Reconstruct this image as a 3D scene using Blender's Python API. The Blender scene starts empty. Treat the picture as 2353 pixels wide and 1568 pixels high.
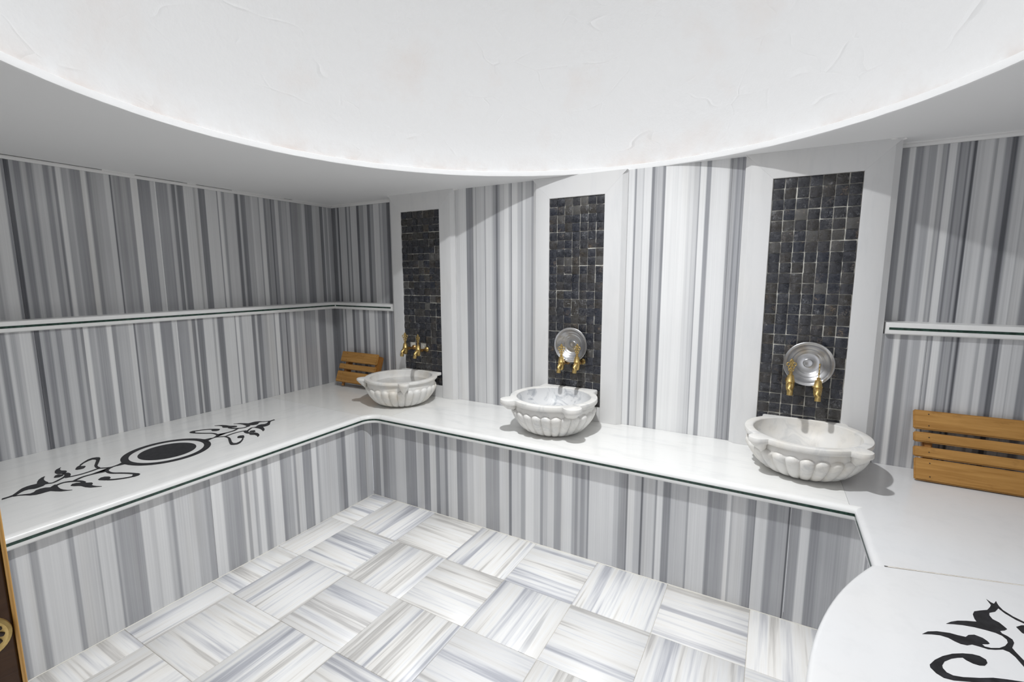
import bpy, bmesh, math, random
from mathutils import Vector, Matrix

# ------------------------------------------------------------------ scene, camera, light
SC = bpy.context.scene
COL = SC.collection
random.seed(11)

ZB = .5625          # bench top
ZC = 2.026          # underside of the flat ceiling
DOME_C = (2.481, -1.398)
DOME_R = 1.4065
LAMP = (2.44, -1.37, 2.96)
YF = -3.25          # front wall (behind the camera)
XR = 4.67           # right wall
REC = .09           # depth of the recess above the wall ledge


def setup_view():
    cam = bpy.data.cameras.new('camera')
    co = bpy.data.objects.new('camera', cam)
    COL.objects.link(co)
    cam.sensor_fit = 'HORIZONTAL'
    cam.sensor_width = 36.0
    cam.lens = 36.0 * 1075.33 / 2353.0
    cam.clip_start = .02
    yaw, pitch, roll = math.radians(29.29555), math.radians(7.85678), math.radians(-.10076)
    fw = Vector((-math.sin(yaw) * math.cos(pitch), math.cos(yaw) * math.cos(pitch), -math.sin(pitch)))
    rt = Vector((math.cos(yaw), math.sin(yaw), 0))
    up = rt.cross(fw)
    r2 = math.cos(roll) * rt + math.sin(roll) * up
    u2 = -math.sin(roll) * rt + math.cos(roll) * up
    m = Matrix((r2, u2, -fw)).transposed().to_4x4()
    m.translation = Vector((3.19543, -2.68283, 1.43942))
    co.matrix_world = m
    SC.camera = co

    w = bpy.data.worlds.new('world')
    SC.world = w
    w.use_nodes = True
    bg = w.node_tree.nodes['Background']
    bg.inputs[0].default_value = (.9, .93, 1, 1)
    bg.inputs[1].default_value = 1.2           # fill added in place of corridor light, enters only through the door opening

    ld = bpy.data.lights.new('dome_lamp', 'AREA')     # round downlight hanging in the dome
    ld.shape = 'DISK'
    ld.size = .09
    ld.energy = 19
    ld.color = (.975, .988, 1)
    lo = bpy.data.objects.new('dome_lamp', ld)
    COL.objects.link(lo)
    lo.location = LAMP
    sd = bpy.data.lights.new('dome_lamp_added_beam', 'SPOT')  # second light added at the lamp to brighten floor and benches
    sd.energy = 150
    sd.color = (.975, .988, 1)
    sd.spot_size = math.radians(126)
    sd.spot_blend = 1
    sd.shadow_soft_size = .045
    so = bpy.data.objects.new('dome_lamp_added_beam', sd)
    COL.objects.link(so)
    so.location = LAMP

    vs = SC.view_settings
    vs.view_transform = 'Standard'
    vs.look = 'None'
    vs.exposure = 0.13
    vs.gamma = 1
    vs.use_curve_mapping = False
    SC.cycles.max_bounces = 14
    SC.cycles.diffuse_bounces = 9


setup_view()

# ------------------------------------------------------------------ traced positions (metres, room coordinates)
STRIPES = {
 'WL': [(-1.961, 0.28),(-1.934, 0.75),(-1.92, 0.5),(-1.901, 0.65),(-1.886, 0.8),(-1.844, 0.3),(-1.834, 0.38),(-1.818, 0.05),(-1.814, 0.5),(-1.799, 0.3),(-1.774, 0.6),(-1.754, 0.36),(-1.73, 0.7),(-1.692, 0.36),(-1.67, 0.6),(-1.656, 0.3),(-1.644, 0.92),(-1.624, 0.5),(-1.599, 0.6),(-1.589, 0.42),(-1.544, 0.92),(-1.521, 0.36),(-1.501, 0.57),(-1.443, 0.76),(-1.418, 0.1),(-1.411, 0.55),(-1.4, 0.42),(-1.369, 0.55),(-1.341, 0.4),(-1.32, 0.95),(-1.286, 0.3),(-1.262, 0.35),(-1.222, 0.75),(-1.198, 0.9),(-1.165, 0.4),(-1.132, 0.66),(-1.11, 0.25),(-1.089, 0.65),(-1.078, 0.25),(-1.042, 0.8),(-0.986, 0.55),(-0.972, 0.75),(-0.955, 0.22),(-0.915, 0.78),(-0.841, 0.3),(-0.834, 0.9),(-0.811, 0.45),(-0.791, 0.7),(-0.722, 0.22),(-0.698, 0.65),(-0.682, 0.26),(-0.649, 0.55),(-0.607, 0.75),(-0.593, 0.68),(-0.555, 0.35),(-0.546, 0.86),(-0.514, 0.3),(-0.49, 0.46),(-0.46, 0.1),(-0.453, 0.4),(-0.426, 0.75),(-0.397, 0.36),(-0.372, 0.55),(-0.327, 0.65),(-0.301, 0.3),(-0.291, 0.42),(-0.237, 0.5),(-0.199, 0.72),(-0.171, 0.3),(-0.143, 0.25),(-0.103, 0.65),(-0.033, 0.2)],
 'BA': [(-0.143, 0.52),(-0.108, 0.36),(-0.079, 0.14),(-0.045, 0.55),(-0.023, 0.13),(-0.003, 0.66),(0.073, 0.18),(0.091, 0.6),(0.116, 0.22),(0.129, 0.7),(0.201, 0.12),(0.228, 0.45),(0.244, 0.4),(0.278, 0.66),(0.319, 0.16),(0.35, 0.45),(0.38, 0.3),(0.386, 0.76),(0.447, 0.4),(0.459, 0.6),(0.482, 0.36),(0.497, 0.42),(0.527, 0.12)],
 'BB': [(1.204, 0.85),(1.244, 0.78),(1.281, 0.9),(1.337, 0.32),(1.392, 0.7),(1.413, 0.5),(1.419, 0.72),(1.484, 0.45),(1.49, 0.8),(1.54, 0.6),(1.552, 0.45),(1.57, 0.22),(1.586, 0.45),(1.6, 0.68),(1.634, 0.9),(1.668, 0.55),(1.684, 0.25),(1.69, 0.88),(1.731, 0.6),(1.756, 0.5),(1.769, 0.78),(1.788, 0.62),(1.831, 0.4)],
 'BC': [(2.435, 0.9),(2.474, 0.3),(2.485, 0.75),(2.521, 0.6),(2.526, 0.85),(2.567, 0.27),(2.583, 0.5),(2.595, 0.6),(2.625, 0.32),(2.64, 0.95),(2.757, 0.8),(2.785, 0.65),(2.81, 0.4),(2.816, 0.9),(2.845, 0.36),(2.868, 0.88),(2.954, 0.4),(2.974, 0.45),(2.986, 0.25),(2.994, 0.4),(3.012, 0.2),(3.017, 0.4),(3.025, 0.08)],
 'BD': [(3.626, 0.6),(3.645, 0.42),(3.653, 0.36),(3.677, 0.88),(3.698, 0.34),(3.727, 0.62),(3.743, 0.48),(3.771, 0.78),(3.789, 0.45),(3.796, 0.5),(3.805, 0.3),(3.811, 0.86),(3.836, 0.45),(3.845, 0.22),(3.851, 0.42),(3.873, 0.2),(3.879, 0.5),(3.889, 0.03),(3.9, 0.64),(3.927, 0.75),(3.953, 0.5),(3.965, 0.75),(3.986, 0.36),(4.006, 0.06),(4.024, 0.45),(4.033, 0.72),(4.063, 0.56),(4.067, 0.68),(4.097, 0.3)],
 'RB': [(0.868, 0.5),(0.886, 0.72),(0.937, 0.5),(0.954, 0.36),(1.009, 0.72),(1.034, 0.36),(1.088, 0.5),(1.144, 0.66),(1.231, 0.34),(1.319, 0.68),(1.378, 0.3),(1.426, 0.76),(1.472, 0.3),(1.501, 0.55),(1.539, 0.3),(1.56, 0.7),(1.587, 0.78),(1.628, 0.32),(1.668, 0.5),(1.701, 0.7),(1.746, 0.82),(1.828, 0.43),(1.92, 0.78),(1.98, 0.25),(1.997, 0.68),(2.055, 0.45),(2.083, 0.92),(2.133, 0.75),(2.172, 0.42),(2.188, 0.65),(2.215, 0.8),(2.252, 0.44),(2.293, 0.82),(2.352, 0.5),(2.369, 0.4),(2.385, 0.55),(2.398, 0.36),(2.421, 0.55),(2.434, 0.3),(2.443, 0.75),(2.57, 0.6),(2.594, 0.42),(2.63, 0.25),(2.639, 0.82),(2.671, 0.6),(2.702, 0.1),(2.711, 0.6),(2.727, 0.68),(2.766, 0.36),(2.775, 0.82),(2.802, 0.3),(2.837, 0.62),(2.907, 0.36),(2.915, 0.75),(2.993, 0.3),(3.01, 0.42),(3.071, 0.88),(3.087, 0.5),(3.096, 0.7),(3.143, 0.5),(3.152, 0.36),(3.179, 0.2),(3.183, 0.75),(3.228, 0.36),(3.258, 0.45),(3.301, 0.05),(3.307, 0.6),(3.346, 0.75),(3.379, 0.33),(3.415, 0.48),(3.484, 0.55),(3.514, 0.7)],
 'RL': [(-2.22, 0.45),(-2.211, 0.78),(-2.179, 0.6),(-2.175, 0.45),(-2.155, 0.76),(-2.075, 0.6),(-2.07, 0.42),(-2.055, 0.73),(-2.028, 0.68),(-1.993, 0.5),(-1.987, 0.74),(-1.936, 0.42),(-1.929, 0.55),(-1.921, 0.46),(-1.87, 0.4),(-1.841, 0.79),(-1.812, 0.68),(-1.792, 0.79),(-1.754, 0.62),(-1.73, 0.4),(-1.716, 0.73),(-1.637, 0.6),(-1.59, 0.46),(-1.541, 0.86),(-1.51, 0.5),(-1.494, 0.45),(-1.417, 0.86),(-1.401, 0.5),(-1.383, 0.83),(-1.358, 0.55),(-1.339, 0.88),(-1.309, 0.45),(-1.274, 0.7),(-1.257, 0.86),(-1.206, 0.36),(-1.188, 0.5),(-1.14, 0.7),(-1.127, 0.4),(-1.112, 0.76),(-1.07, 0.4),(-1.023, 0.36),(-1.012, 0.86),(-0.98, 0.5),(-0.963, 0.68),(-0.837, 0.45),(-0.8, 0.3),(-0.769, 0.73),(-0.696, 0.5),(-0.666, 0.38),(-0.612, 0.66),(-0.548, 0.38)],
}
MOTIF_POLYS = [[(0.554,-2.14),(0.554,-2.124),(0.549,-2.109),(0.529,-2.093),(0.509,-2.078),(0.498,-2.068),(0.49,-2.052),(0.489,-2.037),(0.493,-2.021),(0.467,-2.013),(0.443,-2.001),(0.426,-1.988),(0.418,-1.974),(0.444,-1.985),(0.467,-1.991),(0.492,-1.993),(0.515,-1.991),(0.532,-1.996),(0.528,-2.004),(0.54,-2.014),(0.545,-2.028),(0.546,-2.043),(0.533,-2.057),(0.533,-2.07),(0.54,-2.081),(0.552,-2.093),(0.563,-2.104),(0.565,-2.122),(0.567,-2.144)],[(0.557,-2.109),(0.57,-2.096),(0.583,-2.081),(0.593,-2.069),(0.589,-2.057),(0.573,-2.046),(0.569,-2.032),(0.574,-2.017),(0.588,-2.006),(0.577,-1.995),(0.57,-1.985),(0.593,-1.985),(0.615,-1.989),(0.642,-1.991),(0.665,-1.988),(0.685,-1.981),(0.701,-1.971),(0.69,-1.983),(0.676,-1.998),(0.655,-2.009),(0.631,-2.019),(0.629,-2.033),(0.629,-2.047),(0.626,-2.06),(0.613,-2.075),(0.594,-2.084),(0.576,-2.098),(0.567,-2.112)],[(0.351,-1.9),(0.374,-1.911),(0.401,-1.914),(0.419,-1.904),(0.433,-1.904),(0.45,-1.915),(0.449,-1.926),(0.431,-1.938),(0.408,-1.938),(0.384,-1.931),(0.366,-1.92)],[(0.468,-1.959),(0.45,-1.95),(0.445,-1.937),(0.469,-1.927),(0.48,-1.933),(0.486,-1.947),(0.475,-1.96)],[(0.439,-1.877),(0.412,-1.863),(0.4,-1.848),(0.416,-1.848),(0.429,-1.837),(0.44,-1.84),(0.456,-1.852),(0.457,-1.865),(0.447,-1.876)],[(0.736,-1.774),(0.732,-1.763),(0.746,-1.756),(0.761,-1.756),(0.771,-1.766),(0.771,-1.783),(0.763,-1.791),(0.752,-1.782)],[(0.668,-1.874),(0.655,-1.86),(0.657,-1.847),(0.675,-1.836),(0.691,-1.838),(0.7,-1.845),(0.717,-1.85),(0.702,-1.863),(0.678,-1.874)],[(0.642,-1.958),(0.627,-1.948),(0.63,-1.935),(0.642,-1.926),(0.638,-1.919),(0.647,-1.914),(0.665,-1.913),(0.683,-1.901),(0.697,-1.902),(0.708,-1.91),(0.725,-1.911),(0.745,-1.906),(0.766,-1.896),(0.753,-1.909),(0.737,-1.924),(0.712,-1.933),(0.683,-1.937),(0.67,-1.943),(0.658,-1.952)],[(0.486,-1.716),(0.528,-1.724),(0.549,-1.721),(0.585,-1.729),(0.564,-1.738),(0.561,-1.753),(0.558,-1.766),(0.548,-1.764),(0.54,-1.748),(0.526,-1.731)],[(0.513,-1.811),(0.495,-1.812),(0.47,-1.807),(0.446,-1.795),(0.422,-1.783),(0.394,-1.77),(0.373,-1.761),(0.357,-1.758),(0.343,-1.765),(0.335,-1.779),(0.342,-1.799),(0.363,-1.821),(0.39,-1.845),(0.406,-1.848),(0.376,-1.823),(0.362,-1.802),(0.358,-1.786),(0.371,-1.779),(0.391,-1.783),(0.428,-1.8),(0.464,-1.816),(0.491,-1.822),(0.514,-1.822),(0.527,-1.816)]]
MOTIF_STROKES = [([(0.522,-1.997),(0.535,-1.985),(0.529,-1.97),(0.517,-1.954),(0.502,-1.935),(0.483,-1.922),(0.474,-1.917)],0.013),([(0.517,-1.934),(0.504,-1.925),(0.482,-1.917),(0.462,-1.916),(0.45,-1.922)],0.02),([(0.514,-1.935),(0.523,-1.914),(0.529,-1.888),(0.528,-1.866),(0.524,-1.843),(0.519,-1.824),(0.522,-1.814),(0.539,-1.801),(0.551,-1.783),(0.548,-1.761),(0.536,-1.735),(0.528,-1.723)],0.013),([(0.595,-1.936),(0.583,-1.917),(0.573,-1.896),(0.572,-1.874),(0.577,-1.847),(0.587,-1.818),(0.575,-1.809),(0.561,-1.796),(0.555,-1.784)],0.014),([(0.582,-1.813),(0.614,-1.816),(0.64,-1.811),(0.672,-1.793),(0.707,-1.776),(0.738,-1.765)],0.013),([(0.763,-1.782),(0.757,-1.799),(0.744,-1.82),(0.724,-1.842),(0.707,-1.853)],0.013),([(0.595,-1.935),(0.582,-1.947),(0.575,-1.961),(0.578,-1.977),(0.587,-1.99)],0.012),([(0.594,-1.936),(0.611,-1.923),(0.629,-1.917),(0.65,-1.915)],0.012)]
SLAB_POLYS = [[(3.752,-1.029),(3.758,-1.041),(3.763,-1.044),(3.772,-1.027),(3.771,-1.037),(3.771,-1.05),(3.774,-1.066),(3.787,-1.085),(3.803,-1.098),(3.811,-1.102),(3.809,-1.11),(3.801,-1.106),(3.788,-1.098),(3.773,-1.079),(3.766,-1.062),(3.754,-1.083),(3.739,-1.096),(3.735,-1.109),(3.737,-1.124),(3.747,-1.132),(3.752,-1.144),(3.755,-1.153),(3.748,-1.162),(3.737,-1.17),(3.738,-1.179),(3.746,-1.185),(3.752,-1.194),(3.751,-1.206),(3.74,-1.23),(3.742,-1.243),(3.748,-1.269),(3.751,-1.31),(3.744,-1.327),(3.74,-1.293),(3.735,-1.263),(3.729,-1.25),(3.719,-1.247),(3.703,-1.257),(3.689,-1.263),(3.675,-1.262),(3.661,-1.262),(3.65,-1.271),(3.638,-1.273),(3.628,-1.269),(3.618,-1.262),(3.603,-1.261),(3.586,-1.267),(3.566,-1.277),(3.58,-1.26),(3.6,-1.248),(3.626,-1.24),(3.641,-1.24),(3.656,-1.238),(3.664,-1.226),(3.677,-1.218),(3.691,-1.222),(3.697,-1.23),(3.699,-1.237),(3.695,-1.242),(3.682,-1.249),(3.685,-1.256),(3.696,-1.255),(3.714,-1.245),(3.728,-1.23),(3.738,-1.213),(3.74,-1.2),(3.735,-1.189),(3.725,-1.184),(3.707,-1.183),(3.686,-1.184),(3.662,-1.189),(3.641,-1.197),(3.628,-1.203),(3.641,-1.188),(3.657,-1.175),(3.676,-1.165),(3.698,-1.156),(3.697,-1.144),(3.699,-1.125),(3.706,-1.109),(3.721,-1.097),(3.738,-1.085),(3.749,-1.066),(3.754,-1.054)],[(3.672,-1.318),(3.673,-1.307),(3.664,-1.3),(3.651,-1.301),(3.632,-1.309),(3.611,-1.322),(3.589,-1.342),(3.57,-1.365),(3.556,-1.388),(3.555,-1.397),(3.562,-1.411),(3.573,-1.419),(3.59,-1.417),(3.618,-1.405),(3.647,-1.394),(3.718,-1.361),(3.751,-1.336),(3.755,-1.324),(3.722,-1.348),(3.693,-1.357),(3.668,-1.366),(3.642,-1.381),(3.611,-1.396),(3.593,-1.401),(3.583,-1.397),(3.579,-1.386),(3.58,-1.377),(3.588,-1.36),(3.604,-1.342),(3.618,-1.331),(3.628,-1.325),(3.633,-1.331),(3.643,-1.336),(3.654,-1.336),(3.664,-1.331)],[(3.778,-1.132),(3.792,-1.118),(3.81,-1.108),(3.825,-1.12),(3.809,-1.154),(3.793,-1.159),(3.782,-1.152)]]

# ------------------------------------------------------------------ helpers


def link(name, me, mat=None, parent=None):
    o = bpy.data.objects.new(name, me)
    COL.objects.link(o)
    if mat is not None and me is not None and not me.materials:
        me.materials.append(mat)
    if parent is not None:
        o.parent = parent
    return o


def empty(name, loc=(0, 0, 0)):
    o = bpy.data.objects.new(name, None)
    o.empty_display_size = .05
    COL.objects.link(o)
    o.location = loc
    return o


def tag(o, label=None, cat=None, group=None, kind=None):
    if label:
        o['label'] = label
    if cat:
        o['category'] = cat
    if group:
        o['group'] = group
    if kind:
        o['kind'] = kind
    return o


def mesh(name, verts, faces, smooth=False):
    me = bpy.data.meshes.new(name)
    me.from_pydata([tuple(v) for v in verts], [], faces)
    me.update()
    bm = bmesh.new()
    bm.from_mesh(me)
    bmesh.ops.recalc_face_normals(bm, faces=bm.faces)
    bm.to_mesh(me)
    bm.free()
    if smooth:
        me.polygons.foreach_set('use_smooth', [True] * len(me.polygons))
    return me


def sharp(me, deg=40):
    """smooth shading that keeps real edges"""
    me.polygons.foreach_set('use_smooth', [True] * len(me.polygons))
    bm = bmesh.new()
    bm.from_mesh(me)
    lim = math.radians(deg)
    for e in bm.edges:
        if len(e.link_faces) == 2 and e.calc_face_angle(0) > lim:
            e.smooth = False
    bm.to_mesh(me)
    bm.free()
    return me


def box_mesh(name, lo, hi, bevel=0, seg=2):
    bm = bmesh.new()
    bmesh.ops.create_cube(bm, size=1)
    for v in bm.verts:
        v.co = Vector(((lo[i] + hi[i]) / 2 + v.co[i] * (hi[i] - lo[i]) for i in range(3)))
    if bevel:
        bmesh.ops.bevel(bm, geom=bm.edges[:], offset=bevel, segments=seg, affect='EDGES')
    me = bpy.data.meshes.new(name)
    bm.to_mesh(me)
    bm.free()
    if bevel:
        sharp(me, 50)
    return me


def prism(name, pts, z0, z1, smooth=False):
    n = len(pts)
    v = [(p[0], p[1], z0) for p in pts] + [(p[0], p[1], z1) for p in pts]
    f = [list(range(n))[::-1], list(range(n, 2 * n))]
    f += [[i, (i + 1) % n, n + (i + 1) % n, n + i] for i in range(n)]
    return mesh(name, v, f, smooth)


def lathe(name, prof, seg=32, smooth=True):
    """prof: list of (r, z); axis z"""
    v, f, rows = [], [], []
    for r, z in prof:
        if r < 1e-6:
            rows.append([len(v)])
            v.append((0, 0, z))
        else:
            rows.append(list(range(len(v), len(v) + seg)))
            v += [(r * math.cos(2 * math.pi * k / seg), r * math.sin(2 * math.pi * k / seg), z) for k in range(seg)]
    for a, b in zip(rows, rows[1:]):
        for k in range(seg):
            k2 = (k + 1) % seg
            if len(a) == 1 and len(b) == 1:
                continue
            if len(a) == 1:
                f.append([a[0], b[k], b[k2]])
            elif len(b) == 1:
                f.append([a[k], a[k2], b[0]])
            else:
                f.append([a[k], a[k2], b[k2], b[k]])
    me = mesh(name, v, f)
    return sharp(me, 45) if smooth else me


def tube(name, pts, rad, seg=10, caps=True):
    """pts list of Vector; rad float or list"""
    pts = [Vector(p) for p in pts]
    n = len(pts)
    rad = [rad] * n if not isinstance(rad, (list, tuple)) else rad
    v, f = [], []
    ref = Vector((0, 0, 1))
    for i, p in enumerate(pts):
        t = (pts[min(i + 1, n - 1)] - pts[max(i - 1, 0)]).normalized()
        if abs(t.dot(ref)) > .95:
            ref = Vector((1, 0, 0))
        a = t.cross(ref).normalized()
        b = a.cross(t)
        for k in range(seg):
            an = 2 * math.pi * k / seg
            v.append(p + (a * math.cos(an) + b * math.sin(an)) * rad[i])
    for i in range(n - 1):
        for k in range(seg):
            k2 = (k + 1) % seg
            f.append([i * seg + k, i * seg + k2, (i + 1) * seg + k2, (i + 1) * seg + k])
    if caps:
        f.append(list(range(seg))[::-1])
        f.append(list(range((n - 1) * seg, n * seg)))
    return sharp(mesh(name, v, f), 50)


def join_meshes(name, parts):
    """parts: list of (mesh, Matrix)"""
    bm = bmesh.new()
    for me, mx in parts:
        k = len(bm.verts)
        bm.from_mesh(me)
        bm.verts.ensure_lookup_table()
        bmesh.ops.transform(bm, matrix=mx, verts=bm.verts[k:])
        bpy.data.meshes.remove(me)
    me = bpy.data.meshes.new(name)
    bm.to_mesh(me)
    bm.free()
    return me


# ------------------------------------------------------------------ materials


class NT:
    def __init__(self, name):
        self.m = bpy.data.materials.new(name)
        self.m.use_nodes = True
        self.t = self.m.node_tree
        self.b = self.t.nodes['Principled BSDF']

    def n(self, kind, **kw):
        nd = self.t.nodes.new(kind)
        for k, v in kw.items():
            setattr(nd, k, v)
        return nd

    def l(self, a, b):
        self.t.links.new(a, b)

    def pos(self, scale=(1, 1, 1), src='pos', loc=(0, 0, 0)):
        mp = self.n('ShaderNodeMapping')
        mp.inputs['Scale'].default_value = scale
        mp.inputs['Location'].default_value = loc
        if src == 'pos':
            g = self.n('ShaderNodeNewGeometry')
            self.l(g.outputs['Position'], mp.inputs['Vector'])
        else:
            g = self.n('ShaderNodeTexCoord')
            self.l(g.outputs['Object'], mp.inputs['Vector'])
        return mp.outputs['Vector']

    def noise(self, vec, scale, detail=3, rough=.5, w=None, dist=0):
        nd = self.n('ShaderNodeTexNoise')
        if w is not None:
            nd.noise_dimensions = '4D'
            self.l(w, nd.inputs['W'])
        nd.inputs['Scale'].default_value = scale
        nd.inputs['Detail'].default_value = detail
        nd.inputs['Roughness'].default_value = rough
        nd.inputs['Distortion'].default_value = dist
        self.l(vec, nd.inputs['Vector'])
        return nd.outputs['Fac']

    def math(self, op, a, b=None, c=None, clamp=False):
        nd = self.n('ShaderNodeMath', operation=op, use_clamp=clamp)
        for i, x in enumerate((a, b, c)):
            if x is None:
                continue
            if isinstance(x, (int, float)):
                nd.inputs[i].default_value = x
            else:
                self.l(x, nd.inputs[i])
        return nd.outputs[0]

    def ramp(self, fac, stops, interp='LINEAR'):
        nd = self.n('ShaderNodeValToRGB')
        cr = nd.color_ramp
        cr.interpolation = interp
        while len(cr.elements) < len(stops):
            cr.elements.new(.5)
        for e, (p, c) in zip(cr.elements, stops):
            e.position = p
            e.color = (c[0], c[1], c[2], 1) if isinstance(c, tuple) else (c, c, c, 1)
        self.l(fac, nd.inputs[0])
        return nd.outputs[0]

    def mix(self, fac, a, b, mode='MIX'):
        nd = self.n('ShaderNodeMix', data_type='RGBA', blend_type=mode)
        for i, x in ((0, fac), (6, a), (7, b)):
            if isinstance(x, (int, float)):
                nd.inputs[i].default_value = x
            elif isinstance(x, tuple):
                nd.inputs[i].default_value = (*x, 1)
            else:
                self.l(x, nd.inputs[i])
        return nd.outputs[2]

    def color(self, c):
        if isinstance(c, tuple):
            self.b.inputs['Base Color'].default_value = (*c, 1)
        else:
            self.l(c, self.b.inputs['Base Color'])

    def set(self, rough=None, metal=None, spec=None, coat=None):
        if rough is not None:
            if isinstance(rough, (int, float)):
                self.b.inputs['Roughness'].default_value = rough
            else:
                self.l(rough, self.b.inputs['Roughness'])
        if metal is not None:
            self.b.inputs['Metallic'].default_value = metal
        if spec is not None:
            self.b.inputs['Specular IOR Level'].default_value = spec
        return self

    def bump(self, h, strength=.3, dist=.01):
        nd = self.n('ShaderNodeBump')
        nd.inputs['Strength'].default_value = strength
        nd.inputs['Distance'].default_value = dist
        self.l(h, nd.inputs['Height'])
        self.l(nd.outputs[0], self.b.inputs['Normal'])


def m_striped():
    t = NT('striped_marble')
    at = t.n('ShaderNodeAttribute', attribute_name='tone')
    fine = t.noise(t.pos((1, 1, .006)), 150, 3, .6)
    med = t.noise(t.pos((1, 1, .02)), 28, 2, .5)
    cloud = t.noise(t.pos((1, 1, .35)), 7, 3, .5)
    v = t.math('ADD', at.outputs['Fac'], t.math('MULTIPLY', t.math('SUBTRACT', fine, .5), .30))
    v = t.math('ADD', v, t.math('MULTIPLY', t.math('SUBTRACT', med, .5), .18))
    v = t.math('ADD', v, t.math('MULTIPLY', t.math('SUBTRACT', cloud, .5), .12), clamp=True)
    c = t.ramp(v, [(0, (.088, .091, .103)), (.3, (.28, .285, .303)), (.5, (.432, .437, .453)), (.72, (.625, .629, .636)), (1, (.81, .812, .81))])
    warm = t.noise(t.pos((1, 1, .05), loc=(3, 7, 0)), 14, 2)
    c = t.mix(t.ramp(warm, [(.55, 0.), (.75, .22)]), c, (.66, .61, .53), 'MULTIPLY')
    t.color(c)
    t.set(rough=.17, spec=.45)
    return t.m


def m_white(name, along, col=(.80, .80, .785), amp=.5, rough=.2, base_dark=(.50, .515, .53)):
    t = NT(name)
    sc = {'x': (.22, 1, 1), 'y': (1, .22, 1), 'z': (1, 1, .15), 'n': (1, 1, 1)}[along]
    a = t.noise(t.pos(sc), 16, 4, .55, dist=.4)
    b = t.noise(t.pos(sc), 60, 3, .5)
    v = t.math('ADD', t.math('MULTIPLY', a, .75), t.math('MULTIPLY', b, .25))
    f = t.ramp(v, [(.50, 0.), (.66, amp)])
    c = t.mix(f, col, base_dark)
    w = t.noise(t.pos((1, 1, 1), loc=(5, 2, 1)), 2.2, 3)
    c = t.mix(t.ramp(w, [(.5, 0.), (.75, .10)]), c, (.72, .66, .55))
    t.color(c)
    t.set(rough=rough, spec=.5)
    return t.m


def m_basin(name, amp, warm, col=(.745, .735, .71)):
    t = NT(name)
    a = t.noise(t.pos((1, 1, 1), src='obj'), 11, 5, .62, dist=1.2)
    f = t.ramp(a, [(.48, 0.), (.66, amp)])
    c = t.mix(f, col, (.34, .36, .39))
    w = t.noise(t.pos((1, 1, 1), src='obj', loc=(3, 1, 8)), 6, 3)
    c = t.mix(t.ramp(w, [(.46, 0.), (.7, warm)]), c, (.68, .58, .43))
    t.color(c)
    t.set(rough=.42, spec=.4)
    return t.m


def m_floor():
    t = NT('floor_marble')
    oi = t.n('ShaderNodeObjectInfo')
    w = t.math('MULTIPLY', oi.outputs['Random'], 60)
    p = t.pos((.035, 1, .05), src='obj')
    a = t.noise(p, 15, 2, .5, w=w)
    b = t.noise(p, 55, 3, .6, w=w)
    v = t.math('ADD', t.math('MULTIPLY', a, .66), t.math('MULTIPLY', b, .34))
    c = t.ramp(v, [(.335, (.32, .33, .37)), (.405, (.49, .50, .54)), (.452, (.71, .715, .73)), (.50, (.86, .86, .85)), (.558, (.82, .805, .775)), (.61, (.53, .515, .495)), (.68, (.74, .73, .71))])
    r = t.math('FRACT', t.math('MULTIPLY', oi.outputs['Random'], 7.31))
    c = t.mix(t.ramp(r, [(0, .16), (.5, .0), (1, .12)]), c, t.ramp(r, [(0, (.55, .56, .62)), (1, (.74, .68, .60))]))
    k = t.noise(t.pos((.03, 1, .05), src='obj'), 24, 2, .4, w=t.math('ADD', w, 13.))
    vein = t.ramp(k, [(.27, .35), (.30, 0.)])
    c = t.mix(vein, c, (.20, .20, .215))
    t.color(c)
    t.set(rough=.40, spec=.5)
    return t.m


def m_mosaic():
    t = NT('mosaic_stone')
    oi = t.n('ShaderNodeObjectInfo')
    r = oi.outputs['Random']
    base = t.ramp(r, [(0, (.013, .015, .022)), (.25, (.024, .024, .027)), (.5, (.018, .021, .031)), (.72, (.036, .033, .031)), (.9, (.030, .026, .021)), (.96, (.065, .062, .058)), (1, (.10, .097, .09))])
    w = t.math('MULTIPLY', r, 40)
    p = t.pos(src='obj')
    clouds = t.noise(p, 70, 5, .65, w=w)
    c = t.mix(t.ramp(clouds, [(.45, 0.), (.72, .6)]), base, (.05, .053, .063))
    v = t.noise(p, 42, 4, .6, w=t.math('ADD', w, 9.), dist=1.6)
    line = t.ramp(v, [(.48, 0.), (.5, .7), (.52, 0.)])
    msk = t.noise(p, 26, 2, .5, w=t.math('ADD', w, 21.))
    line = t.math('MULTIPLY', line, t.ramp(msk, [(.52, 0.), (.66, 1.)]))
    tan = t.ramp(t.math('FRACT', t.math('MULTIPLY', r, 5.7)), [(.4, (.42, .43, .45)), (.8, (.42, .30, .18))])
    c = t.mix(line, c, tan)
    speck = t.noise(p, 330, 2, .5, w=w)
    c = t.mix(t.ramp(speck, [(.63, 0.), (.72, .55)]), c, (.33, .34, .36))
    t.color(c)
    t.set(rough=t.ramp(clouds, [(.4, .22), (.7, .5)]), spec=.5)
    t.bump(t.noise(p, 120, 3, .6, w=w), .25, .002)
    return t.m


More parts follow.
